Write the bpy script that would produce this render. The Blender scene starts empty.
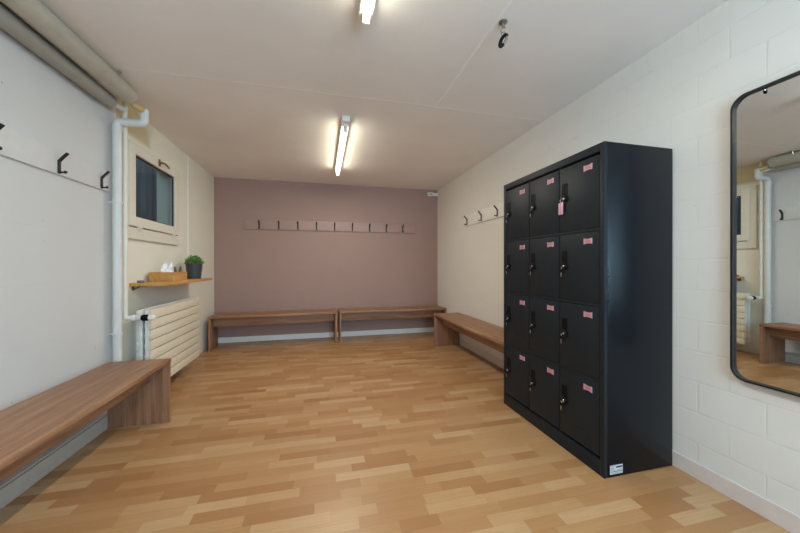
import bpy, bmesh, math, random
from mathutils import Vector, Matrix
random.seed(7)
C = bpy.context.scene.collection
PI = math.pi

# ------------------------------------------------------------------ materials
def srgb(r, g, b):
    def f(c):
        c /= 255.0
        return c / 12.92 if c <= .04045 else ((c + .055) / 1.055) ** 2.4
    return (f(r), f(g), f(b), 1)

class NT:
    def __init__(s, name):
        s.m = bpy.data.materials.new(name); s.m.use_nodes = True
        s.t = s.m.node_tree; s.n = s.t.nodes; s.l = s.t.links
        s.b = s.n['Principled BSDF']
    def node(s, t, **kw):
        n = s.n.new(t)
        for k, v in kw.items(): setattr(n, k, v)
        return n
    def put(s, sock, v):
        if isinstance(v, bpy.types.NodeSocket): s.l.new(v, sock)
        else: sock.default_value = v
    def math(s, op, a, b=0.0, c=0.0):
        n = s.node('ShaderNodeMath', operation=op)
        s.put(n.inputs[0], a); s.put(n.inputs[1], b); s.put(n.inputs[2], c)
        return n.outputs[0]
    def sep(s, v):
        n = s.node('ShaderNodeSeparateXYZ'); s.l.new(v, n.inputs[0]); return n.outputs
    def comb(s, x, y, z):
        n = s.node('ShaderNodeCombineXYZ')
        for i, v in enumerate((x, y, z)): s.put(n.inputs[i], v)
        return n.outputs[0]
    def coord(s): return s.node('ShaderNodeTexCoord').outputs['Object']
    def scale(s, v, sc):
        n = s.node('ShaderNodeMapping'); s.l.new(v, n.inputs[0]); n.inputs['Scale'].default_value = sc
        return n.outputs[0]
    def noise(s, v, scale, detail=3, rough=.5, dist=0):
        n = s.node('ShaderNodeTexNoise'); s.l.new(v, n.inputs['Vector'])
        n.inputs['Scale'].default_value = scale; n.inputs['Detail'].default_value = detail
        n.inputs['Roughness'].default_value = rough; n.inputs['Distortion'].default_value = dist
        return n.outputs['Fac']
    def white(s, v):
        n = s.node('ShaderNodeTexWhiteNoise', noise_dimensions='3D'); s.l.new(v, n.inputs['Vector'])
        return n.outputs['Value']
    def ramp(s, f, stops):
        n = s.node('ShaderNodeValToRGB'); s.l.new(f, n.inputs[0])
        e = n.color_ramp.elements
        while len(e) < len(stops): e.new(.5)
        for i, (p, c) in enumerate(stops): e[i].position = p; e[i].color = c
        return n.outputs[0]
    def mix(s, f, a, b, mode='MIX'):
        n = s.node('ShaderNodeMix', data_type='RGBA', blend_type=mode)
        s.put(n.inputs[0], f); s.put(n.inputs[6], a); s.put(n.inputs[7], b)
        return n.outputs[2]
    def rng(s, f, a, b, c=0.0, d=1.0):
        n = s.node('ShaderNodeMapRange'); s.put(n.inputs[0], f)
        for i, v in enumerate((a, b, c, d)): n.inputs[i + 1].default_value = v
        return n.outputs[0]
    def bump(s, h, strength=.3, dist=.01):
        n = s.node('ShaderNodeBump'); s.l.new(h, n.inputs['Height'])
        n.inputs['Strength'].default_value = strength; n.inputs['Distance'].default_value = dist
        s.l.new(n.outputs[0], s.b.inputs['Normal'])
    def fin(s, col=None, rough=None, metal=None, spec=None, coat=None):
        for k, v in (('Base Color', col), ('Roughness', rough), ('Metallic', metal), ('Specular IOR Level', spec), ('Coat Weight', coat)):
            if v is not None: s.put(s.b.inputs[k], v)
        return s.m

def plain(name, col, rough=.5, metal=0, var=.06, nscale=18, spec=.5, bump=0):
    t = NT(name); v = t.coord(); n = t.noise(v, nscale, 4)
    d = tuple(c * (1 - var) for c in col[:3]) + (1,); u = tuple(min(1, c * (1 + var)) for c in col[:3]) + (1,)
    if bump: t.bump(t.noise(v, nscale * 6, 3), bump, .002)
    return t.fin(t.ramp(n, [(.3, d), (.7, u)]), rough, metal, spec)

def wood(name, axis, dark, mid, light, rough=.45, sc=1.0):
    t = NT(name); v = t.coord()
    st = [15 * sc] * 3; st[axis] = 1.0 * sc
    w = t.scale(v, st); g = t.noise(w, 1.6, 7, .66, .9)
    st2 = [110 * sc] * 3; st2[axis] = 2.2 * sc
    g2 = t.noise(t.scale(v, st2), 1.4, 3, .6)
    f = t.math('ADD', t.math('MULTIPLY', g, .75), t.math('MULTIPLY', g2, .25))
    c = t.ramp(f, [(.33, dark), (.5, mid), (.68, light)])
    t.bump(g2, .06, .002)
    return t.fin(c, rough, 0, .4)

def painted_block(name, col, horiz, w, h, off_w, off_z, depth, mortar=.012, extra=None, var=.03):
    """painted masonry: running-bond joints as shallow grooves; horiz = index of the horizontal axis"""
    t = NT(name); v = t.coord(); x = t.sep(v)
    a = t.math('DIVIDE', t.math('SUBTRACT', x[2], off_z), h)
    row = t.math('FLOOR', a); fz = t.math('SUBTRACT', a, row)
    sh = t.math('MULTIPLY', t.math('MODULO', t.math('ABSOLUTE', row), 2.0), .5)
    b = t.math('ADD', t.math('DIVIDE', t.math('SUBTRACT', x[horiz], off_w), w), sh)
    fx = t.math('FRACT', b)
    dz = t.math('MULTIPLY', t.math('MINIMUM', fz, t.math('SUBTRACT', 1.0, fz)), h)
    dx = t.math('MULTIPLY', t.math('MINIMUM', fx, t.math('SUBTRACT', 1.0, fx)), w)
    d = t.math('MINIMUM', dz, dx)
    d = t.math('ADD', d, t.rng(t.noise(v, 9, 3), .3, .7, -.002, .003))
    j = t.rng(d, 0.0, mortar * .5)
    fine = t.noise(v, 95, 4, .6)
    hgt = t.math('ADD', t.math('MULTIPLY', j, depth), t.math('MULTIPLY', fine, .10 * depth + .05))
    t.bump(hgt, .5, .004)
    n = t.noise(v, 2.2, 4)
    lo = tuple(c * (1 - var) for c in col[:3]) + (1,)
    base = t.ramp(n, [(.3, lo), (.7, col)])
    base = t.mix(t.rng(j, 0, 1, .16 * depth, 0), base, tuple(c * .72 for c in col[:3]) + (1,))
    # tiny chips of missing paint
    sp = t.noise(v, 31, 2, .5)
    base = t.mix(t.rng(sp, .765, .785, 0, .55), base, srgb(120, 112, 104))
    if extra: base = extra(t, v, x, base)
    return t.fin(base, .62, 0, .3)

M = {}
def floor_material():
    t = NT('beech_strip_laminate'); v = t.coord(); x = t.sep(v)
    W = .0655
    a = t.math('DIVIDE', x[1], W); row = t.math('FLOOR', a); fy = t.math('SUBTRACT', a, row)
    r1 = t.white(t.comb(row, 3.1, 7.7)); r2 = t.white(t.comb(row, 9.4, 1.3))
    L = t.rng(r1, 0, 1, .24, .38)
    b = t.math('ADD', t.math('DIVIDE', x[0], L), t.math('MULTIPLY', r2, 13.0))
    # uneven strip lengths: shove the cell borders of every second strip
    cell = t.math('FLOOR', b); fx = t.math('SUBTRACT', b, cell)
    cut = t.rng(t.white(t.comb(cell, row, 5.5)), 0, 1, .0, .55)
    sub = t.math('GREATER_THAN', fx, t.math('ADD', cut, .0))
    idc = t.math('ADD', t.math('MULTIPLY', cell, 2.0), sub)
    # merge the right piece of a cell with the left piece of the next
    idc = t.math('FLOOR', t.math('DIVIDE', t.math('ADD', idc, 1.0), 2.0))
    rv = t.white(t.comb(idc, row, .37)); rv2 = t.white(t.comb(idc, row, 8.8))
    col = t.ramp(rv, [(0, srgb(158, 112, 70)), (.22, srgb(168, 123, 80)), (.5, srgb(175, 132, 88)), (.75, srgb(183, 143, 99)), (1, srgb(192, 157, 116))])
    off = t.comb(t.math('MULTIPLY', rv2, 31.0), t.math('MULTIPLY', rv, 17.0), 0.0)
    vv = t.node('ShaderNodeVectorMath', operation='ADD'); t.l.new(v, vv.inputs[0]); t.l.new(off, vv.inputs[1])
    g = t.noise(t.scale(vv.outputs[0], (2.2, 60, 1)), 1.8, 5, .65, .4)
    col = t.mix(t.rng(g, .34, .66, .36, 0), col, srgb(158, 108, 66))
    # joints
    ex = t.math('ABSOLUTE', t.math('SUBTRACT', fx, cut)); ex = t.math('MULTIPLY', ex, L)
    ey = t.math('MULTIPLY', t.math('MINIMUM', fy, t.math('SUBTRACT', 1.0, fy)), W)
    j = t.rng(t.math('MINIMUM', ex, ey), .0003, .0014, .25, 0)
    col = t.mix(j, col, srgb(120, 80, 48))
    t.bump(t.math('SUBTRACT', 1.0, j), .12, .001)
    rg = t.rng(t.noise(v, 3, 3), .3, .7, .30, .42)
    return t.fin(col, rg, 0, .45)

def ceiling_material():
    t = NT('painted_concrete_ceiling'); v = t.coord(); x = t.sep(v)
    wob = t.rng(t.noise(v, 5, 2), .3, .7, -.006, .006)
    d1 = t.math('ABSOLUTE', t.math('SUBTRACT', x[1], t.math('ADD', wob, 2.474)))
    d2 = t.math('ABSOLUTE', t.math('SUBTRACT', x[0], t.math('ADD', wob, .905)))
    near = t.math('LESS_THAN', x[1], 2.474)
    d2 = t.math('ADD', d2, t.math('MULTIPLY', t.math('SUBTRACT', 1.0, near), 1.0))
    d = t.math('MINIMUM', d1, d2)
    brk = t.rng(t.noise(v, 2.3, 3, .7), .30, .46)
    ridge = t.math('MULTIPLY', t.rng(d, .003, .010, 1, 0), brk)
    hgt = t.math('ADD', ridge, t.math('MULTIPLY', t.noise(v, 60, 4, .6), .12))
    t.bump(hgt, .5, .004)
    base = t.ramp(t.noise(v, 1.6, 5, .6), [(.3, srgb(236, 230, 224)), (.7, srgb(242, 237, 232))])
    base = t.mix(t.math('MULTIPLY', ridge, .85), base, srgb(252, 250, 246))
    return t.fin(base, .7, 0, .25)

def stain(t, v, x, base):
    # yellowed old paint above the left end of the window
    e1 = t.rng(t.math('ADD', x[1], t.rng(t.noise(v, 7, 2), .3, .7, -.05, .05)), 3.34, 3.46, 1, 0)
    e2 = t.rng(x[2], 2.20, 2.24)
    return t.mix(t.math('MULTIPLY', t.math('MULTIPLY', e1, e2), .65), base, srgb(190, 168, 112))

M['floor'] = floor_material()
M['ceiling'] = ceiling_material()
M['wall_white'] = painted_block('white_painted_block', srgb(226, 222, 215), 1, .27, .1635, 1.268, .678, .5)
M['wall_plaster'] = painted_block('white_painted_smooth_wall', srgb(212, 212, 211), 1, .54, .327, 1.2, .70, .25, .008)
M['wall_cream'] = painted_block('cream_painted_wall', srgb(236, 232, 217), 1, .60, .70, 3.35, .25, .35, .01, stain)
M['wall_mauve'] = painted_block('mauve_painted_block', srgb(166, 137, 127), 0, .54, .327, .1, .08, .75, .01)
M['wall_plain'] = plain('white_paint', srgb(236, 233, 226), .6, 0, .02)
M['base_white'] = plain('white_skirting_paint', srgb(242, 239, 234), .45, 0, .02)
M['base_grey'] = plain('grey_skirting_paint', srgb(190, 184, 174), .5, 0, .04)
M['base_pink'] = plain('warm_white_skirting_paint', srgb(216, 203, 196), .5, 0, .03)
WD, WM, WL = srgb(116, 82, 58), srgb(152, 112, 84), srgb(178, 138, 107)
M['wood_x'] = wood('walnut_board_lengthwise', 0, WD, WM, WL)
M['wood_z'] = wood('walnut_board_upright', 2, WD, srgb(146, 105, 79), srgb(170, 129, 100))
M['pine'] = wood('oiled_pine', 1, srgb(176, 122, 62), srgb(198, 146, 82), srgb(214, 166, 104), .45, .6)
M['mauve_board'] = plain('mauve_board_paint', srgb(168, 139, 129), .5, 0, .02)
M['white_board'] = plain('white_board_paint', srgb(216, 216, 216), .45, 0, .02)
M['black_metal'] = plain('black_powder_coat', srgb(22, 22, 23), .45, 0, .1)
M['locker'] = plain('anthracite_powder_coat', srgb(15, 19, 24), .27, 0, .04, 60, .20, .03)
M['locker_door'] = plain('anthracite_door_coat', srgb(30, 35, 40), .44, 0, .04, 60, .2, .03)
M['black_plastic'] = plain('black_plastic', srgb(6, 6, 7), .55, 0, .1, 18, .2)
M['chrome'] = plain('chromed_steel', srgb(205, 205, 205), .22, 1, .04)
M['steel'] = plain('galvanised_steel', srgb(150, 150, 146), .38, 1, .08)
M['pink'] = plain('pink_plastic', srgb(208, 158, 168), .45, 0, .04)
M['pink_ink'] = plain('dark_pink_ink', srgb(168, 92, 108), .5, 0, .05)
M['pink_rim'] = plain('pale_pink_edge', srgb(226, 196, 200), .45, 0, .04)
M['sticker'] = plain('white_sticker', srgb(206, 206, 210), .5, 0, .03)
M['ink'] = plain('black_ink', srgb(18, 18, 20), .5, 0, .03)
M['pipe_white'] = plain('white_enamel_pipe', srgb(216, 216, 212), .32, 0, .03)
M['pipe_wrap'] = plain('beige_pipe_jacket', srgb(182, 176, 160), .5, 0, .05)
M['pipe_wrap_dark'] = plain('grey_pipe_jacket', srgb(160, 156, 146), .5, 0, .05)
M['radiator'] = plain('cream_enamel', srgb(232, 221, 198), .38, 0, .02)
M['radiator_white'] = plain('white_enamel', srgb(226, 224, 216), .38, 0, .02)
M['yellowed'] = plain('yellowed_enamel', srgb(190, 164, 104), .45, 0, .06)
M['frame'] = plain('cream_window_paint', srgb(228, 222, 207), .4, 0, .02)
M['gasket'] = plain('dark_rubber', srgb(28, 28, 28), .6)
M['bronze'] = plain('dark_bronze', srgb(132, 112, 86), .4, .8, .08)
M['pot'] = plain('dark_grey_ceramic', srgb(56, 58, 64), .5, 0, .06)
M['soil'] = plain('potting_soil', srgb(52, 38, 28), .9, 0, .3, 90)
M['tissue'] = plain('white_tissue', srgb(238, 238, 240), .8, 0, .02)
M['brown_wood'] = plain('brown_stained_wood', srgb(116, 84, 62), .55, 0, .12)
M['grey_glaze'] = plain('grey_glaze', srgb(112, 112, 112), .35, 0, .08)
M['white_plastic'] = plain('white_plastic', srgb(232, 229, 220), .38, 0, .02)
M['well'] = wood('weathered_concrete', 2, srgb(60, 72, 74), srgb(92, 106, 108), srgb(132, 146, 148), .8, .25)
def leaf_material():
    t = NT('box_leaf'); v = t.coord()
    return t.fin(t.ramp(t.noise(v, 40, 3), [(.3, srgb(58, 98, 40)), (.5, srgb(96, 138, 62)), (.7, srgb(150, 180, 100))]), .55)
M['leaf'] = leaf_material()
def mirror_material():
    t = NT('silvered_glass'); return t.fin(srgb(222, 226, 224), .0, 1)
M['mirror'] = mirror_material()
def glass_material():
    t = NT('window_glass'); t.n.remove(t.b)
    tr = t.node('ShaderNodeBsdfTransparent'); tr.inputs[0].default_value = (.80, .86, .86, 1)
    gl = t.node('ShaderNodeBsdfGlossy'); gl.inputs['Roughness'].default_value = .01
    fr = t.node('ShaderNodeFresnel'); fr.inputs[0].default_value = 1.5
    mx = t.node('ShaderNodeMixShader'); geo = t.node('ShaderNodeNewGeometry')   # only the outer faces of the thin slab mirror
    t.l.new(t.math('MULTIPLY', fr.outputs[0], t.math('SUBTRACT', 1.0, geo.outputs['Backfacing'])), mx.inputs[0])
    t.l.new(tr.outputs[0], mx.inputs[1]); t.l.new(gl.outputs[0], mx.inputs[2])
    t.l.new(mx.outputs[0], t.n['Material Output'].inputs[0]); return t.m
M['glass'] = glass_material()
def tube_material():
    t = NT('lit_fluorescent_tube')
    t.b.inputs['Emission Color'].default_value = (1.0, .97, .78, 1)
    t.b.inputs['Emission Strength'].default_value = 17
    return t.fin((.9, .9, .85, 1), .4)
M['tube'] = tube_material()

# ------------------------------------------------------------------ mesh helpers
def BM(): return bmesh.new()
def box(bm, lo, hi, bevel=0.0, seg=2):
    lo, hi = Vector(lo), Vector(hi); c = (lo + hi) / 2; s = hi - lo
    r = bmesh.ops.create_cube(bm, size=1, matrix=Matrix.Translation(c) @ Matrix.Diagonal((*s, 1)))
    if bevel:
        vs = set(r['verts']); es = [e for e in bm.edges if e.verts[0] in vs and e.verts[1] in vs]
        bmesh.ops.bevel(bm, geom=es, offset=bevel, segments=seg, affect='EDGES', profile=.6)
    return r
def fillet(pts, rad, n=6):
    pts = [Vector(p) for p in pts]; out = [pts[0]]
    for i in range(1, len(pts) - 1):
        p, a, b = pts[i], (pts[i-1] - pts[i]), (pts[i+1] - pts[i])
        r = min(rad, a.length * .48, b.length * .48); a.normalize(); b.normalize()
        s, e = p + a * r, p + b * r
        for k in range(n + 1):
            t = k / n; out.append((1-t)**2 * s + 2*t*(1-t) * p + t*t * e)
    out.append(pts[-1]); return out
def tube(bm, pts, r, seg=16, cap=True):
    pts = [Vector(p) for p in pts]; n = len(pts)
    rr = r if isinstance(r, (list, tuple)) else [r] * n
    d0 = (pts[1] - pts[0]).normalized(); up = Vector((0, 0, 1)) if abs(d0.z) < .9 else Vector((1, 0, 0))
    u = d0.cross(up).normalized(); rings = []; prev = d0
    for i, p in enumerate(pts):
        if i == 0: d = d0
        elif i == n - 1: d = (pts[i] - pts[i-1]).normalized()
        else: d = ((pts[i+1] - p).normalized() + (p - pts[i-1]).normalized()).normalized()
        u = prev.rotation_difference(d) @ u; prev = d; u = (u - d * u.dot(d)).normalized(); w = d.cross(u)
        rings.append([bm.verts.new(p + (u * math.cos(2*PI*k/seg) + w * math.sin(2*PI*k/seg)) * rr[i]) for k in range(seg)])
    for a, b in zip(rings, rings[1:]):
        for k in range(seg): bm.faces.new((a[k], a[(k+1) % seg], b[(k+1) % seg], b[k]))
    if cap: bm.faces.new(rings[0][::-1]); bm.faces.new(rings[-1])
def lathe(bm, prof, origin=(0, 0, 0), axis=(0, 0, 1), seg=28):
    """prof = [(radius, height)], closed at both ends when radius 0"""
    rot = Vector((0, 0, 1)).rotation_difference(Vector(axis)).to_matrix(); o = Vector(origin); rings = []
    for r, h in prof:
        if r < 1e-6: rings.append([bm.verts.new(o + rot @ Vector((0, 0, h)))])
        else: rings.append([bm.verts.new(o + rot @ Vector((r*math.cos(2*PI*k/seg), r*math.sin(2*PI*k/seg), h))) for k in range(seg)])
    for a, b in zip(rings, rings[1:]):
        for k in range(seg):
            k2 = (k + 1) % seg
            if len(a) == 1 and len(b) == 1: continue
            if len(a) == 1: bm.faces.new((a[0], b[k2], b[k]))
            elif len(b) == 1: bm.faces.new((a[k], a[k2], b[0]))
            else: bm.faces.new((a[k], a[k2], b[k2], b[k]))
def torus(bm, c, R, r, axis=(0, 0, 1), seg=24, s2=8):
    rot = Vector((0, 0, 1)).rotation_difference(Vector(axis)).to_matrix(); c = Vector(c); g = []
    for i in range(seg):
        a = 2*PI*i/seg
        g.append([bm.verts.new(c + rot @ Vector(((R + r*math.cos(2*PI*j/s2))*math.cos(a), (R + r*math.cos(2*PI*j/s2))*math.sin(a), r*math.sin(2*PI*j/s2)))) for j in range(s2)])
    for i in range(seg):
        for j in range(s2):
            bm.faces.new((g[i][j], g[(i+1) % seg][j], g[(i+1) % seg][(j+1) % s2], g[i][(j+1) % s2]))
def obj(name, bm, mat, parent=None, loc=None, smooth=35):
    """link one mesh; bm holds coordinates in the parent's frame (or world when there is none); loc moves the origin there"""
    if loc is not None: bmesh.ops.translate(bm, verts=bm.verts, vec=-Vector(loc))
    bmesh.ops.recalc_face_normals(bm, faces=bm.faces)
    me = bpy.data.meshes.new(name); bm.to_mesh(me); bm.free()
    mats = mat if isinstance(mat, list) else [mat]
    for m in mats: me.materials.append(m)
    if smooth:
        for p in me.polygons: p.use_smooth = True
        try: me.set_sharp_from_angle(angle=math.radians(smooth))
        except Exception: pass
    o = bpy.data.objects.new(name, me); C.objects.link(o)
    if parent: o.parent = parent
    if loc is not None: o.location = loc
    return o
def tag(o, label, cat, group=None):
    o['label'] = label; o['category'] = cat
    if group: o['group'] = group
    return o
def thing(name, label, cat, loc=(0, 0, 0), rz=0, group=None):
    o = bpy.data.objects.new(name, None); C.objects.link(o); o.location = loc; o.rotation_euler = (0, 0, rz); o.empty_display_size = .1
    return tag(o, label, cat, group)
def struct(name, bm, mat, parent=None, smooth=0):
    o = obj(name, bm, mat, parent, smooth=smooth)
    if not parent: o['kind'] = 'structure'
    return o
def dup(root, loc, rz=None, label=None, group=None):
    r = root.copy(); C.objects.link(r); r.location = loc
    if rz is not None: r.rotation_euler = (0, 0, rz)
    if label: r['label'] = label
    if group: r['group'] = group
    for ch in list(root.children):
        c = ch.copy(); C.objects.link(c); c.parent = r
        for g in list(ch.children):
            d = g.copy(); C.objects.link(d); d.parent = c
    return r
def rel(root):
    """shift a bmesh from world into a thing's frame (things here without rotation)"""
    L = Vector(root.location)
    def f(bm): bmesh.ops.translate(bm, verts=bm.verts, vec=-L); return bm
    return f

# ------------------------------------------------------------------ room
XW, XN, XR, YB, YF, ZC, YS = -1.540, -1.540, 1.942, 5.194, -1.35, 2.442, 2.90
b = BM(); box(b, (-1.95, YF - .2, -.12), (XR + .2, YB + .2, 0)); struct('floor', b, M['floor'])
b = BM(); box(b, (-1.75, YF - .2, ZC), (XR + .2, YB + .2, ZC + .15)); struct('ceiling', b, M['ceiling'])
b = BM(); box(b, (XR, YF - .2, 0), (XR + .2, YB + .2, ZC)); struct('wall_right', b, M['wall_white'])
b = BM(); box(b, (XW - .18, YB, 0), (XR, YB + .2, ZC)); struct('wall_back', b, M['wall_mauve'])
# left wall, with the window opening in its far, cream-painted stretch
WY0, WY1, WZ0, WZ1 = 2.96, 3.935, 1.375, 2.16
b = BM()
box(b, (XW - .18, YS, 0), (XW, WY0, ZC)); box(b, (XW - .18, WY1, 0), (XW, YB, ZC))
box(b, (XW - .18, WY0, 0), (XW, WY1, WZ0)); box(b, (XW - .18, WY0, WZ1), (XW, WY1, ZC))
box(b, (XW - .18, YF - .2, 0), (XW, YS, ZC))
wl = struct('wall_left', b, [M['wall_cream'], M['wall_plaster']])
for f in wl.data.polygons:
    if f.center.y < YS - .01: f.material_index = 1
# wall behind the camera, with an unseen window added to let in cool daylight
RX0, RX1, RZ0, RZ1 = .10, 1.80, .75, 2.3
b = BM()
box(b, (XN, YF - .2, 0), (RX0, YF, ZC)); box(b, (RX1, YF - .2, 0), (XR, YF, ZC))
box(b, (RX0, YF - .2, 0), (RX1, YF, RZ0)); box(b, (RX0, YF - .2, RZ1), (RX1, YF, ZC))
struct('wall_front', b, M['wall_plain'])
b = BM()
for lo, hi in (((RX0, YF - .14, RZ0), (RX0 + .06, YF - .07, RZ1)), ((RX1 - .06, YF - .14, RZ0), (RX1, YF - .07, RZ1)),
               ((RX0 + .06, YF - .14, RZ0), (RX1 - .06, YF - .07, RZ0 + .06)), ((RX0 + .06, YF - .14, RZ1 - .06), (RX1 - .06, YF - .07, RZ1)),
               ((.92, YF - .14, RZ0 + .06), (.98, YF - .07, RZ1 - .06))): box(b, lo, hi, .004)
w2 = struct('added_window', b, M['frame'])
b = BM(); box(b, (RX0 + .05, YF - .108, RZ0 + .05), (RX1 - .05, YF - .102, RZ1 - .05)); struct('pane', b, M['glass'], w2)
# baseboards
b = BM(); box(b, (XN, YF, 0), (-1.455, 2.69, .092), .003); box(b, (XN, YF, .096), (-1.459, 2.69, .106), .002); box(b, (XN, YF, .09), (-1.470, 2.69, .098)); struct('baseboard_left', b, M['base_grey'])
b = BM(); box(b, (XW, YB - .014, 0), (XR, YB, .08), .003); struct('baseboard_back', b, M['base_white'])
b = BM(); box(b, (XR - .007, YF, 0), (XR, YB - .014, .085), .002)
struct('baseboard_right', b, M['base_pink'])
b = BM(); box(b, (XW, 4.243, .0), (XW + .008, 4.267, ZC), .002); struct('trim_1', b, M['wall_plain'])
# light well outside the small window
b = BM(); WX = -2.35
box(b, (WX - .08, WY0 - .35, .9), (WX, WY1 + .35, 2.75)); box(b, (WX, WY0 - .35, .9), (XW - .18, WY0 - .27, 2.75))
box(b, (WX, WY1 + .27, .9), (XW - .18, WY1 + .35, 2.75)); box(b, (WX - .08, WY0 - .35, .82), (XW - .18, WY1 + .35, .9))
for k in range(14): tube(b, [(WX, WY0 - .22 + k * .107, .9), (WX, WY0 - .22 + k * .107, 2.75)], .028, 10)
o = obj('light_well', b, M['well']); o['kind'] = 'structure'

# ------------------------------------------------------------------ small window
b = BM()
F0, F1 = XW - .05, -1.511
fy0, fy1, fz0, fz1 = 2.935, 3.952, 1.361, 2.172
for lo, hi in (((F0, fy0, fz0), (F1, fy0 + .09, fz1)), ((F0, fy1 - .055, fz0), (F1, fy1, fz1)),
               ((F0, fy0 + .09, fz1 - .05), (F1, fy1 - .055, fz1)), ((F0, fy0 + .09, fz0), (F1, fy1 - .055, fz0 + .095))): box(b, lo, hi, .004)
win = struct('window_1', b, M['frame'])
b = BM(); s0, s1 = -1.546, -1.496
sy0, sy1, sz0, sz1 = fy0 + .060, fy1 - .03, fz0 + .104, fz1 - .022
gy0, gy1, gz0, gz1 = 3.084, 3.820, 1.546, 2.065
for lo, hi in (((s0, sy0, sz0), (s1, gy0, sz1)), ((s0, gy1, sz0), (s1, sy1, sz1)), ((s0, gy0, sz0), (s1, gy1, gz0)), ((s0, gy0, gz1), (s1, gy1, sz1))): box(b, lo, hi, .005)
sash = struct('sash', b, M['frame'], win)
b = BM()
for lo, hi in (((s0 + .018, gy0, gz0), (s0 + .03, gy0 + .010, gz1)), ((s0 + .018, gy1 - .010, gz0), (s0 + .03, gy1, gz1)),
               ((s0 + .018, gy0, gz0), (s0 + .03, gy1, gz0 + .010)), ((s0 + .018, gy0, gz1 - .010), (s0 + .03, gy1, gz1))): box(b, lo, hi)
struct('gasket', b, M['gasket'], sash)
b = BM(); box(b, (s0 + .020, gy0 + .004, gz0 + .004), (s0 + .026, gy1 - .004, gz1 - .004)); struct('pane', b, M['glass'], win)
b = BM(); hy = 3.47; hz = 2.113
lathe(b, [(0, 0), (.016, 0), (.016, .008), (.009, .012), (.008, .034), (0, .036)], (s1 - .002, hy, hz), (1, 0, 0), 18)
box(b, (s1 - .002, hy - .015, hz - .032), (s1 + .007, hy + .015, hz + .032), .003)
tube(b, fillet([(s1 + .03, hy, hz), (s1 + .034, hy + .05, hz + .006), (s1 + .034, hy + .125, hz - .016)], .03), [.008] * 8 + [.006], 10)
struct('window_handle', b, M['bronze'], win, 35)
for hyy in (3.15, 3.78):
    b = BM(); tube(b, [(s1 - .004, hyy - .03, sz0 - .004), (s1 - .004, hyy + .03, sz0 - .004)], .008, 10); box(b, (s1 - .014, hyy - .028, sz0 - .03), (s1 - .004, hyy + .028, sz0 + .002), .002)
    struct('hinge', b, M['frame'], win, 35)

# ------------------------------------------------------------------ benches
BL, BD, BH, BT = 1.68, .385, .46, .028
def make_bench(BL=1.68):
    r = thing('wooden_bench', '', 'bench')
    b = BM(); box(b, (-BL/2, -BD/2, BH - BT), (BL/2, BD/2, BH), .0025); obj('seat_board', b, M['wood_x'], r)
    for s in (-1, 1):
        x0 = s * (BL/2 - .0125) - .0125 * 1; lo = min(s * BL/2, s * (BL/2 - .025)); hi = max(s * BL/2, s * (BL/2 - .025))
        b = BM(); box(b, (lo, -BD/2 + .004, 0), (hi, BD/2 - .004, BH - BT), .002); obj('side_panel', b, M['wood_z'], r)
    b = BM(); box(b, (-BL/2 + .025, -BD/2 + .125, .305), (BL/2 - .025, -BD/2 + .147, BH - BT), .002); obj('apron', b, M['wood_x'], r)
    return r
GB = 'matching wooden benches along the walls'
bench = make_bench(); bench['group'] = GB     # local -Y is the front edge
bench.location = (-1.2665, 2.665 - BL/2, 0); bench.rotation_euler = (0, 0, PI/2)
bench['label'] = 'long walnut-coloured bench against the smooth white wall, ending just before the radiator'
dup(bench, (-.632, 4.915, 0), math.radians(2.0), 'walnut-coloured bench along the mauve wall, the one nearer the radiator and window')
dup(bench, (1.092, 4.962, 0), 0, 'walnut-coloured bench along the mauve wall, the one nearer the white block wall')
bench = make_bench(1.90); bench['group'] = GB; bench.location = (1.735, 4.275 - .95, 0); bench.rotation_euler = (0, 0, -PI/2)
bench['label'] = 'walnut-coloured bench along the white block wall, half hidden behind the black locker cabinet'

# ------------------------------------------------------------------ hook boards
def hook_bm():
    # flat bar on the board, long upper arm bent outwards and a short lower peg with a ball; local +X points off the board, origin on its face
    b = BM()
    box(b, (0, -.009, -.058), (.008, .009, .022), .002)
    pts = [(.004, 0, .016), (.018, 0, .034), (.044, 0, .064)]
    for p, q in zip(pts, pts[1:]):
        p, q = Vector(p), Vector(q); d = (q - p).normalized(); n = Vector((0, 1, 0)).cross(d)
        vs = []
        for c in (p - d * .003, q + d * .003):
            vs.append([b.verts.new(c + n * sn * .004 + Vector((0, sy * .009, 0))) for sn, sy in ((-1, -1), (-1, 1), (1, 1), (1, -1))])
        for k in range(4): b.faces.new((vs[0][k], vs[0][(k+1) % 4], vs[1][(k+1) % 4], vs[1][k]))
        b.faces.new(vs[0]); b.faces.new(vs[1])
    tube(b, [(.004, 0, -.050), (.030, 0, -.050)], .005, 10)
    bmesh.ops.create_uvsphere(b, u_segments=12, v_segments=8, radius=.009, matrix=Matrix.Translation((.034, 0, -.048)))
    return b
def coat_rack(label, loc, rz, length, mat, hooks, zc=0.0):
    """local +X off the wall, local Y along the wall from 0 to -length"""
    r = thing('coat_rack', label, 'coat rack', loc, rz, 'hook boards on the walls')
    b = BM(); box(b, (0, -length, -.075), (.018, 0, .075), .002); obj('board', b, mat, r)
    h0 = None
    for y in hooks:
        if h0 is None: h = h0 = obj('hook', hook_bm(), M['black_metal'], r)
        else: h = h0.copy(); C.objects.link(h); h.parent = r
        h.location = (.018, y, zc)
    return r
yl = 2.665
coat_rack('white hook board with black hooks on the smooth wall beside the white pipe', (XN - .001, 2.80, 1.757), 0, 2.61, M['white_board'], [y - 2.80 for y in (2.702, 2.325, 1.925, 1.60, 1.25, .90, .55)], -.012)
coat_rack('mauve hook board with nine black hooks on the mauve wall', (-1.135, YB, 1.765), -PI/2, 2.67, M['mauve_board'], [], 0)
back = bpy.data.objects['coat_rack.001']
src = [c for c in bpy.data.objects['coat_rack'].children if c.name.startswith('hook')][0]
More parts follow.
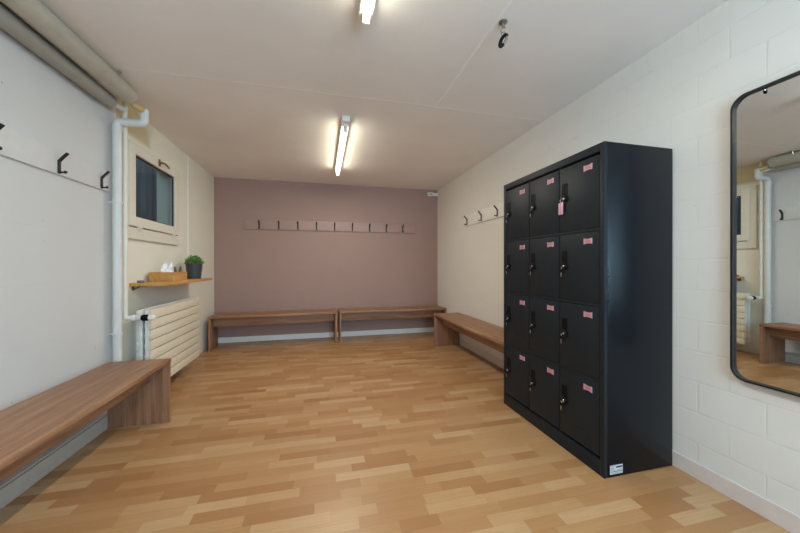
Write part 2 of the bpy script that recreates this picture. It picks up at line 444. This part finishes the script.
for k in range(9):
    h = src.copy(); C.objects.link(h); h.parent = back; h.location = (.018, .214 + k * .2795, -.008)
# back board runs along +X in the world: local +Y after the -90 degree turn
for c in back.children:
    if c.name.startswith('board'):
        for v in c.data.vertices: v.co.y = v.co.y + 2.67
coat_rack('white hook board with three black hooks on the block wall beside the lockers', (XR + .001, 2.41, 1.758), PI, 1.68, M['wall_plain'], [-(y - 2.41) for y in (4.00, 3.60, 3.225)], -.008)

# ------------------------------------------------------------------ locker cabinet
LX, LXB, LY0, LY1, LZ = 1.46, 1.933, 1.385, 2.352, 1.80
lk = thing('locker_cabinet', 'tall anthracite metal locker cabinet with twelve doors against the white block wall', 'locker', ((LX + LXB) / 2, (LY0 + LY1) / 2, 0))
R = rel(lk)
ZT, ZBm = 1.752, .087
b = BM(); box(b, (LX + .016, LY0, 0), (LXB, LY1, LZ), .003)
obj('body', R(b), M['locker'], lk)
# front edges of the carcass round the doors
b = BM()
box(b, (LX, LY0, 0), (LX + .02, LY0 + .028, LZ), .002); box(b, (LX, LY1 - .028, 0), (LX + .02, LY1, LZ), .002)
box(b, (LX, LY0 + .026, ZT + .004), (LX + .02, LY1 - .026, LZ), .002); box(b, (LX, LY0 + .026, 0), (LX + .02, LY1 - .026, ZBm - .004), .002)
P = (ZT - ZBm) / 4; DW = (LY1 - LY0 - .056) / 3
for k in (1, 2, 3): box(b, (LX + .003, LY0 + .026, ZBm + k * P - .0085), (LX + .02, LY1 - .026, ZBm + k * P + .0085), .001)
for k in (1, 2): box(b, (LX + .006, LY0 + .028 + k * DW - .003, ZBm), (LX + .02, LY0 + .028 + k * DW + .003, ZT))
obj('front_frame', R(b), M['locker_door'], lk)
# one door, origin at its centre on the front face (x=0), outside towards -x
dw, dh = DW - .009, P - .021
b = BM(); box(b, (0, -dw/2, -dh/2), (.016, dw/2, dh/2), .003)
# shallow pressed field lines near the foot of the door
for k in range(3): box(b, (-.0012, -.055, -dh/2 + .045 + k * .016), (.002, .055, -dh/2 + .050 + k * .016), .0005, 1)
door0 = obj('door', b, M['locker_door'], lk)
hy, hz = dw/2 - .040, dh/2 - .134          # pull: on the side away from the camera-near edge
b = BM()
for lo, hi in (((-.003, hy - .020, hz - .036), (.004, hy - .017, hz + .036)), ((-.003, hy + .017, hz - .036), (.004, hy + .020, hz + .036)),
               ((-.003, hy - .017, hz + .033), (.004, hy + .017, hz + .036)), ((-.003, hy - .017, hz - .036), (.004, hy + .017, hz - .033))): box(b, lo, hi, .001)
box(b, (-.0008, hy - .0175, hz - .0335), (.003, hy + .0175, hz + .0335))
handle0 = obj('recessed_handle', b, M['black_plastic'], door0)
LKY, LKZ = hy - .004, hz - .058
b = BM(); lathe(b, [(0, 0), (.021, 0), (.021, .008), (.018, .012), (0, .012)], (0, LKY, LKZ), (-1, 0, 0), 20); lock0 = obj('lock', b, M['black_plastic'], door0)
b = BM(); lathe(b, [(0, .010), (.0075, .010), (.0075, .015), (.0055, .017), (0, .017)], (0, LKY, LKZ), (-1, 0, 0), 16)
box(b, (-.0185, LKY - .001, LKZ - .004), (-.016, LKY + .001, LKZ + .004)); core0 = obj('lock_cylinder', b, M['chrome'], door0)
# name plate: ticket-shaped pink plate with bowed-in sides and an unreadable darker line of print
def plate_bm(t0, t1, w, h, dip):
    b = BM(); pr = []
    for k in range(9): s = k / 8; pr.append((-w + 2*w*s, h - dip * math.sin(PI*s) * .6))
    for k in range(9): s = k / 8; pr.append((w - 2*w*s, -h + dip * math.sin(PI*s) * .6))
    a = [b.verts.new((t0, y, z)) for y, z in pr]; c = [b.verts.new((t1, y, z)) for y, z in pr]; n = len(pr)
    for k in range(n): b.faces.new((a[k], a[(k+1) % n], c[(k+1) % n], c[k]))
    b.faces.new(a); b.faces.new(c[::-1]); return b
py, pz = -dw/2 + .077, dh/2 - .050
b = plate_bm(-.0025, .001, .0295, .0170, .0065); bmesh.ops.translate(b, verts=b.verts, vec=(0, py, pz)); plate0 = obj('name_plate', b, M['pink'], door0, smooth=0)
b = BM(); rnd = random.Random(4)
for k in range(6):
    yy = py + .018 - k * .0070
    box(b, (-.0036, yy - .0026, pz - .005 - rnd.random() * .002), (-.002, yy - .0008, pz + .006))
    box(b, (-.0036, yy - .0026, pz + (.004, -.001, -.005)[k % 3]), (-.002, yy + .0024, pz + (.006, .001, -.003)[k % 3]))
for s in (1, -1): box(b, (-.0034, py - .026, pz + s * .0102 - .0007), (-.002, py + .026, pz + s * .0102 + .0007))
print0 = obj('plate_print', b, M['pink_ink'], door0, smooth=0)
subs = [handle0, lock0, core0, plate0, print0]
rows = ['bottom', 'third', 'second', 'top']; cols = ['nearest', 'middle', 'farthest']
doors = {}
for j in range(4):
    for i in range(3):
        loc = Vector((LX + .002, LY0 + .028 + (i + .5) * DW, ZBm + (j + .5) * P)) - Vector(lk.location)
        if (i, j) == (0, 0): d = door0
        else:
            d = door0.copy(); C.objects.link(d); d.parent = lk
            for s in subs: c = s.copy(); C.objects.link(c); c.parent = d
        d.location = loc; doors[i, j] = loc + Vector(lk.location)
# stickers on the near side panel
b = BM(); box(b, (1.497, LY0 - .0012, .016), (1.580, LY0 + .001, .064)); stk = obj('type_sticker', R(b), M['sticker'], lk, smooth=0)
b = BM()
for lo, hi in (((1.536, .049), (1.576, .057)), ((1.500, .0285), (1.578, .0315)), ((1.500, .058), (1.530, .0595)), ((1.500, .050), (1.520, .0512)),
               ((1.500, .044), (1.526, .0452)), ((1.500, .038), (1.532, .0392)), ((1.540, .038), (1.574, .0392)), ((1.503, .021), (1.573, .0222))):
    box(b, (lo[0], LY0 - .002, lo[1]), (hi[0], LY0 - .0008, hi[1]))
c = obj('sticker_print', R(b), M['ink'], stk, smooth=0)

# keys: one hangs at every lock but the top nearest one, which carries a pink tag
def make_key():
    r = thing('locker_key', '', 'key', group='keys hanging from the locker doors')
    b = BM(); torus(b, (0, -.004, -.006), .0105, .0011, (1, 0, 0), 20, 6); obj('ring', b, M['chrome'], r)
    b = BM(); box(b, (-.003, -.0105 + .006, -.036), (.003, .0105 + .006, -.0145), .0025); obj('key_head', b, M['black_plastic'], r)
    b = BM(); box(b, (-.0011, .002, -.062), (.0011, .0095, -.035), .0004, 1)
    for k in range(4): box(b, (-.0011, .0085, -.058 + k * .006), (.0011, .0115, -.0552 + k * .006))
    obj('key_blade', b, M['chrome'], r); return r
rowword = {3: 'top', 2: 'second from top', 1: 'third from top', 0: 'bottom'}; colword = {0: 'column nearest the mirror', 1: 'middle column', 2: 'column nearest the bench'}
k0 = None
for (i, j), p in doors.items():
    if (i, j) == (0, 3): continue
    loc = (p.x - .0085, p.y + LKY + .019, p.z + LKZ - .004)
    lab = f'black-headed key on the {rowword[j]} locker door, {colword[i]}'
    if k0 is None: k0 = make_key(); k0.location = loc; k0['label'] = lab
    else: dup(k0, loc, None, lab)
p = doors[0, 3]
kt = thing('key_tag', 'pink key tag hanging from the lock of the top locker door beside the cabinet corner', 'key tag', (p.x - .011, p.y + LKY + .024, p.z + LKZ - .014))
b = BM(); torus(b, (0, -.006, .006), .013, .0012, (1, 0, 0), 20, 6); obj('ring', b, M['chrome'], kt)
b = BM(); box(b, (-.003, -.016, -.080), (.003, .020, -.006), .0025); tg = obj('tag_body', b, M['pink'], kt)
b = BM(); lathe(b, [(0, 0), (.004, 0), (.004, .001), (0, .001)], (-.0028, .002, -.015), (-1, 0, 0), 12)
for k in range(4): box(b, (-.0038, -.006, -.068 + k * .011), (-.0028, .008, -.0655 + k * .011))
obj('tag_print', b, M['pink_ink'], tg, smooth=0)

# ------------------------------------------------------------------ wall mirror
def rrect(y0, y1, z0, z1, r, n=10):
    out = []
    for cy, cz, a0 in ((y1 - r, z1 - r, 0), (y0 + r, z1 - r, PI/2), (y0 + r, z0 + r, PI), (y1 - r, z0 + r, 1.5*PI)):
        for k in range(n + 1): a = a0 + PI/2 * k / n; out.append((cy + r*math.cos(a), cz + r*math.sin(a)))
    return out
my0, my1, mz0, mz1 = .40, 1.109, .595, 1.938
mr = thing('wall_mirror', 'large rounded wall mirror in a thin black frame on the white block wall', 'mirror', (XR, (my0 + my1)/2, mz0)); R = rel(mr)
b = BM(); o = rrect(my0, my1, mz0, mz1, .062); i_ = rrect(my0 + .008, my1 - .008, mz0 + .008, mz1 - .008, .054)
xf, xb = XR - .034, XR
rings = [[b.verts.new((x, y, z)) for y, z in q] for x, q in ((xb, o), (xf, o), (xf, i_), (xb - .016, i_))]
n = len(o)
for A, B_ in zip(rings, rings[1:]):
    for k in range(n): b.faces.new((A[k], A[(k+1) % n], B_[(k+1) % n], B_[k]))
b.faces.new(rings[0]); b.faces.new(rings[-1][::-1])
obj('frame', R(b), M['black_metal'], mr)
b = BM(); q = rrect(my0 + .0075, my1 - .0075, mz0 + .0075, mz1 - .0075, .0545)
A = [b.verts.new((XR - .019, y, z)) for y, z in q]; B_ = [b.verts.new((XR - .015, y, z)) for y, z in q]
for k in range(n): b.faces.new((A[k], A[(k+1) % n], B_[(k+1) % n], B_[k]))
b.faces.new(A); b.faces.new(B_[::-1]); obj('mirror_glass', R(b), M['mirror'], mr, smooth=0)
mr.rotation_euler = (0, 0, -.010); mr.location.x -= .003

# ------------------------------------------------------------------ pipes
px, pyy = -1.486, 2.814
HZ = 2.216; UP = (-1.366, 2.376); LO = (-1.478, 2.322)
r = thing('drain_pipe', 'white enamelled pipe rising beside the window and bending over to the jacketed pipe', 'pipe', (px, pyy, 0)); R = rel(r)
b = BM(); tube(b, fillet([(px, pyy, 0), (px, pyy, HZ), (UP[0] + .055, pyy, HZ), (UP[0] + .055, pyy, 2.322)], .036, 6), .0290, 20); obj('pipe', R(b), M['pipe_white'], r)
b = BM()
lathe(b, [(.030, 0), (.033, 0), (.033, .03), (.030, .03)], (px, pyy, HZ - .075), (0, 0, 1), 20)
obj('pipe_socket', R(b), M['pipe_white'], r)
b = BM(); tube(b, [(UP[0] + .055, 2.80, UP[1] - .066), (UP[0] + .02, 2.76, UP[1] - .05), (UP[0] + .004, 2.748, UP[1] - .022)], .024, 16); obj('branch_stub', R(b), M['yellowed'], r)
for z in (1.60, .62):
    b = BM(); lathe(b, [(.0295, 0), (.034, 0), (.034, .022), (.0295, .022)], (px, pyy, z), (0, 0, 1), 20)
    box(b, (XW, pyy - .006, z + .005), (px - .028, pyy + .006, z + .017)); box(b, (px - .008, pyy - .044, z + .004), (px + .014, pyy - .026, z + .018), .002); obj('pipe_clamp', R(b), M['pipe_white'], r)
r = thing('heating_pipe', 'thin cream pipe running down between the window frame and the white drain pipe', 'pipe', (-1.46, 2.857, 0)); R = rel(r)
b = BM(); tube(b, fillet([(-1.46, 2.862, ZC), (-1.46, 2.862, .735), (-1.449, 2.868, .735)], .006), .0155, 14); obj('pipe', R(b), M['frame'], r)
ry0 = -1.2
r = thing('jacketed_pipe', 'thick beige jacketed pipe hanging under the ceiling along the wall with the window', 'pipe', (UP[0], ry0, UP[1])); R = rel(r)
b = BM(); tube(b, [(UP[0], YF, UP[1]), (UP[0], 2.72, UP[1])], .060, 32); obj('jacket', R(b), M['pipe_wrap'], r)
b = BM(); lathe(b, [(.0600, 0), (.0615, .002), (.0615, .016), (.0600, .018)], (UP[0], 2.700, UP[1]), (0, 1, 0), 32); obj('end_ring', R(b), M['pipe_wrap'], r)
for y in (2.51, 1.3, 0.1):
    b = BM(); torus(b, (UP[0], y, UP[1]), .0580, .0018, (0, 1, 0), 32, 6); obj('pipe_band', R(b), M['pipe_wrap'], r)
    b = BM(); tube(b, [(UP[0] + .050, y, UP[1] + .028), (UP[0] + .057, y, ZC)], .0065, 10); lathe(b, [(0, 0), (.011, 0), (.011, .012), (0, .012)], (UP[0] + .057, y, ZC - .014), (0, 0, 1), 10); obj('hanger_rod', R(b), M['chrome'], r)
r = thing('jacketed_pipe', 'grey jacketed pipe tight against the wall, just below the thicker beige ceiling pipe', 'pipe', (LO[0], ry0, LO[1])); R = rel(r)
b = BM(); tube(b, [(LO[0], YF, LO[1]), (LO[0], 2.72, LO[1])], .046, 28); obj('jacket', R(b), M['pipe_wrap_dark'], r)
b = BM(); tube(b, fillet([(LO[0], 2.70, LO[1]), (LO[0], 2.76, LO[1]), (-1.452, 2.845, LO[1] - .004)], .03), .016, 14); obj('pipe_stub', R(b), M['pipe_white'], r)
for y in (2.35, 1.2, 0.0):
    b = BM(); torus(b, (LO[0], y, LO[1]), .0455, .0016, (0, 1, 0), 28, 6); box(b, (XN, y - .01, LO[1] - .006), (LO[0] - .044, y + .01, LO[1] + .006)); obj('pipe_hanger', R(b), M['pipe_wrap_dark'], r)

# ------------------------------------------------------------------ radiator
ra, rb, rz0, rz1 = 2.945, 3.990, .130, .787
r = thing('radiator', 'cream panel radiator with horizontal slats under the wooden shelf', 'radiator', (-1.40, (ra + rb)/2, .13)); R = rel(r)
n = 8; ph = (rz1 - rz0) / n
b = BM()
for k in range(n): box(b, (-1.342, ra, rz0 + k * ph + .004), (-1.33, rb, rz0 + (k+1) * ph - .004), .002)
box(b, (-1.342, ra + .05, rz0 + .01), (-1.337, ra + .08, rz1 - .01)); box(b, (-1.342, rb - .08, rz0 + .01), (-1.337, rb - .05, rz1 - .01)); obj('front_panel', R(b), M['radiator'], r)
b = BM()
for k in range(n): box(b, (-1.43, ra, rz0 + k * ph + .0035), (-1.418, rb, rz0 + (k+1) * ph - .0035), .003)
box(b, (-1.42, ra + .01, rz0 + .01), (-1.414, rb - .01, rz1 - .01)); obj('back_panel', R(b), M['radiator_white'], r)
b = BM(); N = 44; ys = [ra + .07 + (rb - ra - .14) * k / N for k in range(N + 1)]; pv = None
for k, y in enumerate(ys):
    x = -1.368 if k % 2 else -1.345
    v = [b.verts.new((x, y, rz0 + .03)), b.verts.new((x, y, rz1 - .03))]
    if pv: b.faces.new((pv[0], v[0], v[1], pv[1]))
    pv = v
f = bmesh.ops.solidify(b, geom=b.faces[:], thickness=.001); obj('convector_fins', R(b), M['radiator_white'], r, smooth=0)
for y in (ra + .014, rb - .014):
    b = BM()
    for x in (-1.358, -1.403):
        box(b, (x - .014, y - .016, rz0), (x + .014, y + .016, rz1), .006)
        for k in range(n): box(b, (x - .016, y - .018, rz0 + k * ph + .02), (x + .016, y + .018, rz0 + k * ph + .05), .004)
    obj('end_column', R(b), M['radiator_white'], r)
for y in (ra + .2, rb - .2):
    b = BM(); box(b, (XW + .0015, y - .015, .22), (-1.415, y + .015, .68), .002); obj('wall_bracket', R(b), M['radiator_white'], r)
vy, vz = 2.868, .735
b = BM(); lathe(b, [(0, 0), (.019, 0), (.019, .016), (.025, .020), (.025, .042), (.018, .048), (.018, .062), (.022, .068), (.022, .088), (0, .088)], (-1.444, vy, vz), (1, 0, 0), 20)
tube(b, fillet([(-1.385, vy, vz), (-1.385, vy + .05, vz - .01), (-1.385, ra + .01, vz - .02)], .03), .012, 12)
valve = obj('valve', R(b), M['pipe_white'], r)
b = BM(); lathe(b, [(0, 0), (.019, 0), (.022, .006), (.022, .048), (.019, .053), (0, .053)], (-1.358, vy, vz), (1, 0, 0), 22)
for k in range(12): a = 2*PI*k/12; box(b, (-1.350, vy + .022*math.cos(a) - .002, vz + .022*math.sin(a) - .002), (-1.312, vy + .022*math.cos(a) + .002, vz + .022*math.sin(a) + .002))
obj('thermostat_head', R(b), M['black_plastic'], valve)
b = BM(); lathe(b, [(0, 0), (.0225, 0), (.0235, .004), (.0235, .036), (.019, .042), (0, .043)], (-1.306, vy, vz), (1, 0, 0), 22); obj('thermostat_cap', R(b), M['white_plastic'], valve)

# ------------------------------------------------------------------ shelf and what stands on it
SZ = .994; sx0, sx1, sya, syb = XW, -1.278, 3.07, 4.24
r = thing('wall_shelf', 'light wooden shelf on the wall between the window and the radiator', 'shelf', (XW, (sya + syb)/2, SZ - .026)); R = rel(r)
b = BM(); box(b, (sx0, sya, SZ - .026), (sx1, syb, SZ), .002); obj('board', R(b), M['pine'], r)
for y in (sya + .05, syb - .22):
    b = BM(); box(b, (XW, y - .014, SZ - .062), (XW + .006, y + .014, SZ - .026), .001); box(b, (XW, y - .014, SZ - .032), (XW + .10, y + .014, SZ - .026), .001)
    tube(b, [(XW + .004, y, SZ - .055), (XW + .055, y, SZ - .032)], .005, 8); obj('bracket', R(b), M['bronze'], r)
tx0, tx1, ty0, ty1, tz1 = -1.506, -1.311, 3.30, 3.603, SZ + .086
r = thing('tissue_box', 'wooden box holding a white paper tissue on the shelf', 'tissue box', ((tx0 + tx1)/2, (ty0 + ty1)/2, SZ)); R = rel(r)
b = BM(); T = .009
box(b, (tx0, ty0, SZ), (tx1, ty1, SZ + T), .001); box(b, (tx0, ty0, SZ), (tx0 + T, ty1, tz1), .0015); box(b, (tx1 - T, ty0, SZ), (tx1, ty1, tz1), .0015)
box(b, (tx0 + T, ty0, SZ), (tx1 - T, ty0 + T, tz1), .0015); box(b, (tx0 + T, ty1 - T, SZ), (tx1 - T, ty1, tz1), .0015); obj('box', R(b), M['pine'], r)
b = BM(); rnd = random.Random(3); G = 26; grid = []      # crumpled sheet rising from the stack
box(b, (tx0 + T, ty0 + T, SZ + T), (tx1 - T, ty0 + .135, SZ + .060), .004)
cx, cy = -1.40, 3.388
for i in range(9):
    rowv = []
    s = i / 8
    for k in range(G):
        a = 2*PI*k/G; rad = (.056 * (1 - s) ** .7 + .026 * s) * (1 + .35 * math.sin(3*a + 2.1*s) * s + .22 * math.sin(7*a + 5*s))
        rowv.append(b.verts.new((cx + rad*.75*math.cos(a) + .006*math.sin(9*s), cy + rad*1.25*math.sin(a) + .02*s, SZ + .055 + .100*s*(1 + .25*math.sin(2*a + .8)*s))))
    grid.append(rowv)
for A, B_ in zip(grid, grid[1:]):
    for k in range(G): b.faces.new((A[k], A[(k+1) % G], B_[(k+1) % G], B_[k]))
b.faces.new(grid[-1]); obj('tissue', R(b), M['tissue'], r, smooth=60)
for k, (yy, tilt, lab) in enumerate(((3.470, -.012, 'brown pointed wooden stick in the box on the shelf, the one next to the tissue'), (3.568, .014, 'brown pointed wooden stick in the box on the shelf, the one next to the plant'))):
    b = BM(); tube(b, [(-1.362, yy - tilt*2, SZ + T + .0015), (-1.362, yy, SZ + .085), (-1.362, yy + tilt, SZ + .128), (-1.362, yy + tilt*1.3, SZ + .142)], [.010, .013, .009, .002], 8)
    tag(obj('wooden_stick', b, M['brown_wood'], loc=(-1.362, yy, SZ + T)), lab, 'stick', 'sticks in the wooden box')
qx, qy = -1.394, 4.02
r = thing('potted_plant', 'small bushy green plant in a dark grey pot on the shelf', 'plant', (qx, qy, SZ)); R = rel(r)
b = BM(); lathe(b, [(0, 0), (.062, 0), (.066, .004), (.080, .140), (.082, .168), (.078, .170), (.074, .166), (.072, .150), (0, .150)], (qx, qy, SZ), (0, 0, 1), 36); obj('pot', R(b), M['pot'], r)
b = BM(); lathe(b, [(0, .149), (.0725, .149), (.071, .158), (0, .162)], (qx, qy, SZ), (0, 0, 1), 24); obj('soil', R(b), M['soil'], r)
b = BM(); rnd = random.Random(11)
for k in range(34):
    a = rnd.random()*2*PI; e = rnd.uniform(.15, 1.4); d = Vector((math.cos(a)*math.cos(e), math.sin(a)*math.cos(e), math.sin(e)))
    o0 = Vector((qx, qy, SZ + .157)); tip = o0 + Vector((d.x*.075, d.y*.075, d.z*.080)); tube(b, [o0, tip], .0012, 5)
for k in range(950):
    a = rnd.random()*2*PI; e = math.asin(rnd.uniform(.02, 1)); d = Vector((math.cos(a)*math.cos(e), math.sin(a)*math.cos(e), math.sin(e)))
    rad = rnd.uniform(.55, 1.05); c = Vector((qx, qy, SZ + .160)) + Vector((d.x*.086, d.y*.086, d.z*.090))*rad
    ax = (d + Vector((rnd.uniform(-.7, .7), rnd.uniform(-.7, .7), rnd.uniform(-.3, .9)))).normalized(); sd = ax.cross(Vector((rnd.uniform(-1, 1), rnd.uniform(-1, 1), rnd.uniform(-1, 1)))).normalized()
    L = rnd.uniform(.012, .020); w = L*.33; nn = ax.cross(sd)*.0015
    p = [c, c + ax*L*.5 + sd*w + nn, c + ax*L, c + ax*L*.5 - sd*w + nn, c + ax*L*.5 - nn]
    v = [b.verts.new(x) for x in p]
    for f in ((0, 1, 4), (1, 2, 4), (2, 3, 4), (3, 0, 4)): b.faces.new([v[i] for i in f])
obj('foliage', R(b), M['leaf'], r)
b = BM(); lathe(b, [(0, 0), (.019, 0), (.024, .008), (.024, .018), (.020, .021), (.016, .018), (.014, .006), (0, .005)], (-1.482, 3.118, SZ), (0, 0, 1), 24)
tag(obj('small_dish', b, M['grey_glaze'], loc=(-1.482, 3.118, SZ)), 'small round grey dish on the bare end of the shelf', 'dish')

# ------------------------------------------------------------------ ceiling things
def tube_light(x, y0, y1, label, rz):
    r = thing('ceiling_light', label, 'light', (x, (y0 + y1)/2, ZC), rz, 'fluorescent lights on the ceiling'); L = (y1 - y0)/2
    b = BM(); box(b, (-.034, -L, -.045), (.034, L, 0), .005); obj('housing', b, M['white_plastic'], r)
    b = BM(); tube(b, [(0, -L + .13, -.078), (0, L - .05, -.078)], .0155, 20); obj('tube', b, M['tube'], r)
    for s, e in ((-1, .13), (1, .05)):
        y = s * (L - e); b = BM(); box(b, (-.018, min(y, y + s*.028), -.098), (.018, max(y, y + s*.028), -.036), .005); obj('lamp_holder', b, M['white_plastic'], r)
    b = BM(); lathe(b, [(0, 0), (.016, 0), (.016, .026), (.013, .032), (0, .032)], (0, -L + .075, -.036), (0, 0, -1), 18); obj('starter', b, M['white_plastic'], r)
    # area lamp added below the tube to brighten the room, sparing the ceiling
    a = bpy.data.lights.new('added_downlight', 'AREA'); a.shape = 'RECTANGLE'; a.size = .026; a.size_y = 2*L - .22; a.energy = 16.5; a.color = (1.0, .975, .89)
    lo = bpy.data.objects.new('added_downlight', a); C.objects.link(lo); lo.parent = r; lo.location = (0, .04, -.096)
    return r
tube_light(.205, 2.80, 4.37, 'lit fluorescent tube light on the ceiling facing the mauve wall', 0)
tube_light(.215, .06, 1.63, 'lit fluorescent tube light on the ceiling beside the carabiner hook, farther from the mauve wall', 0)
r = thing('ceiling_hook', 'round steel plate with an eye screwed to the ceiling', 'hook', (.938, 1.508, ZC)); R = rel(r)
b = BM(); lathe(b, [(0, 0), (.022, 0), (.022, .004), (.016, .009), (.008, .013), (.006, .030), (0, .030)], (.943, 1.525, ZC), (0, 0, -1), 28); obj('plate', R(b), M['steel'], r)
b = BM(); torus(b, (.943, 1.525, ZC - .043), .013, .003, (1, .4, 0), 24, 8); torus(b, (.943, 1.525, ZC - .062), .011, .0025, (.3, 1, 0), 24, 8); obj('eye', R(b), M['steel'], r)
r = thing('carabiner', 'black carabiner with a bright gate hanging from the ceiling hook', 'carabiner', (.938, 1.508, ZC - .062)); R = rel(r)
b = BM(); A0 = Vector((.961, 1.525, ZC - .069)); dn = Vector((-.46, .05, -.88)).normalized(); sd = Vector((.96, -.25, -.2)); sd = (sd - dn * sd.dot(dn)).normalized()
pts = []
for k in range(33):
    a = 2*PI*k/32 + PI/2; q = math.sin(a); pts.append(A0 + dn * (.034 - .036*q) + sd * ((.0115 + .002*q) * math.cos(a)))
tube(b, pts[:22], .0092, 12); obj('body', R(b), M['black_plastic'], r)
b = BM(); tube(b, pts[21:31], .0075, 12); obj('gate', R(b), M['chrome'], r)
b = BM(); tube(b, pts[29:], .0085, 12); obj('gate_sleeve', R(b), M['black_plastic'], r)
r = thing('junction_box', 'small white cable box high in the corner of the mauve wall', 'cable box', (1.83, YB, 2.36)); R = rel(r)
b = BM(); box(b, (1.755, YB - .042, 2.332), (1.862, YB, 2.392), .006); obj('housing', R(b), M['white_plastic'], r)
b = BM(); box(b, (1.868, YB - .036, 2.336), (XR, YB, 2.386), .005); box(b, (1.858, YB - .02, 2.35), (1.872, YB, 2.372)); obj('terminal_cover', R(b), M['white_plastic'], r)
b = BM()
for x in (1.775, 1.842): lathe(b, [(0, 0), (.006, 0), (.006, .002), (0, .002)], (x, YB - .041, 2.362), (0, -1, 0), 12)
box(b, (1.79, YB - .0435, 2.352), (1.828, YB - .041, 2.372)); obj('cover_screw', R(b), M['steel'], r)

# ------------------------------------------------------------------ light
w = bpy.data.worlds.new('daylight'); bpy.context.scene.world = w; w.use_nodes = True
bg = w.node_tree.nodes['Background']; bg.inputs[0].default_value = (.62, .74, .95, 1); bg.inputs[1].default_value = 2
L = bpy.data.lights.new('added_daylight', 'AREA'); L.shape = 'RECTANGLE'; L.size = RX1 - RX0 - .1; L.size_y = RZ1 - RZ0 - .1; L.energy = 115; L.color = (.54, .75, 1.0)  # area lamp added outside the unseen rear window for cool light
lo = bpy.data.objects.new('added_daylight', L); C.objects.link(lo); lo.location = ((RX0 + RX1)/2, YF - .16, (RZ0 + RZ1)/2); lo.rotation_euler = (PI/2, 0, 0)

# ------------------------------------------------------------------ camera
cam = bpy.data.cameras.new('camera'); co = bpy.data.objects.new('camera', cam); C.objects.link(co)
cam.sensor_width = 36; cam.lens = 318.1281 * 36 / 800; cam.clip_start = .02
co.location = (0, 0, 1.135); co.rotation_euler = (PI/2 - .0016, .0005, -.2405)
sc = bpy.context.scene; sc.camera = co
sc.view_settings.view_transform = 'Standard'; sc.view_settings.look = 'None'; sc.view_settings.gamma = 1; sc.view_settings.exposure = .15; sc.view_settings.use_curve_mapping = False
sc.cycles.max_bounces = 10; sc.cycles.diffuse_bounces = 6; sc.cycles.use_denoising = True
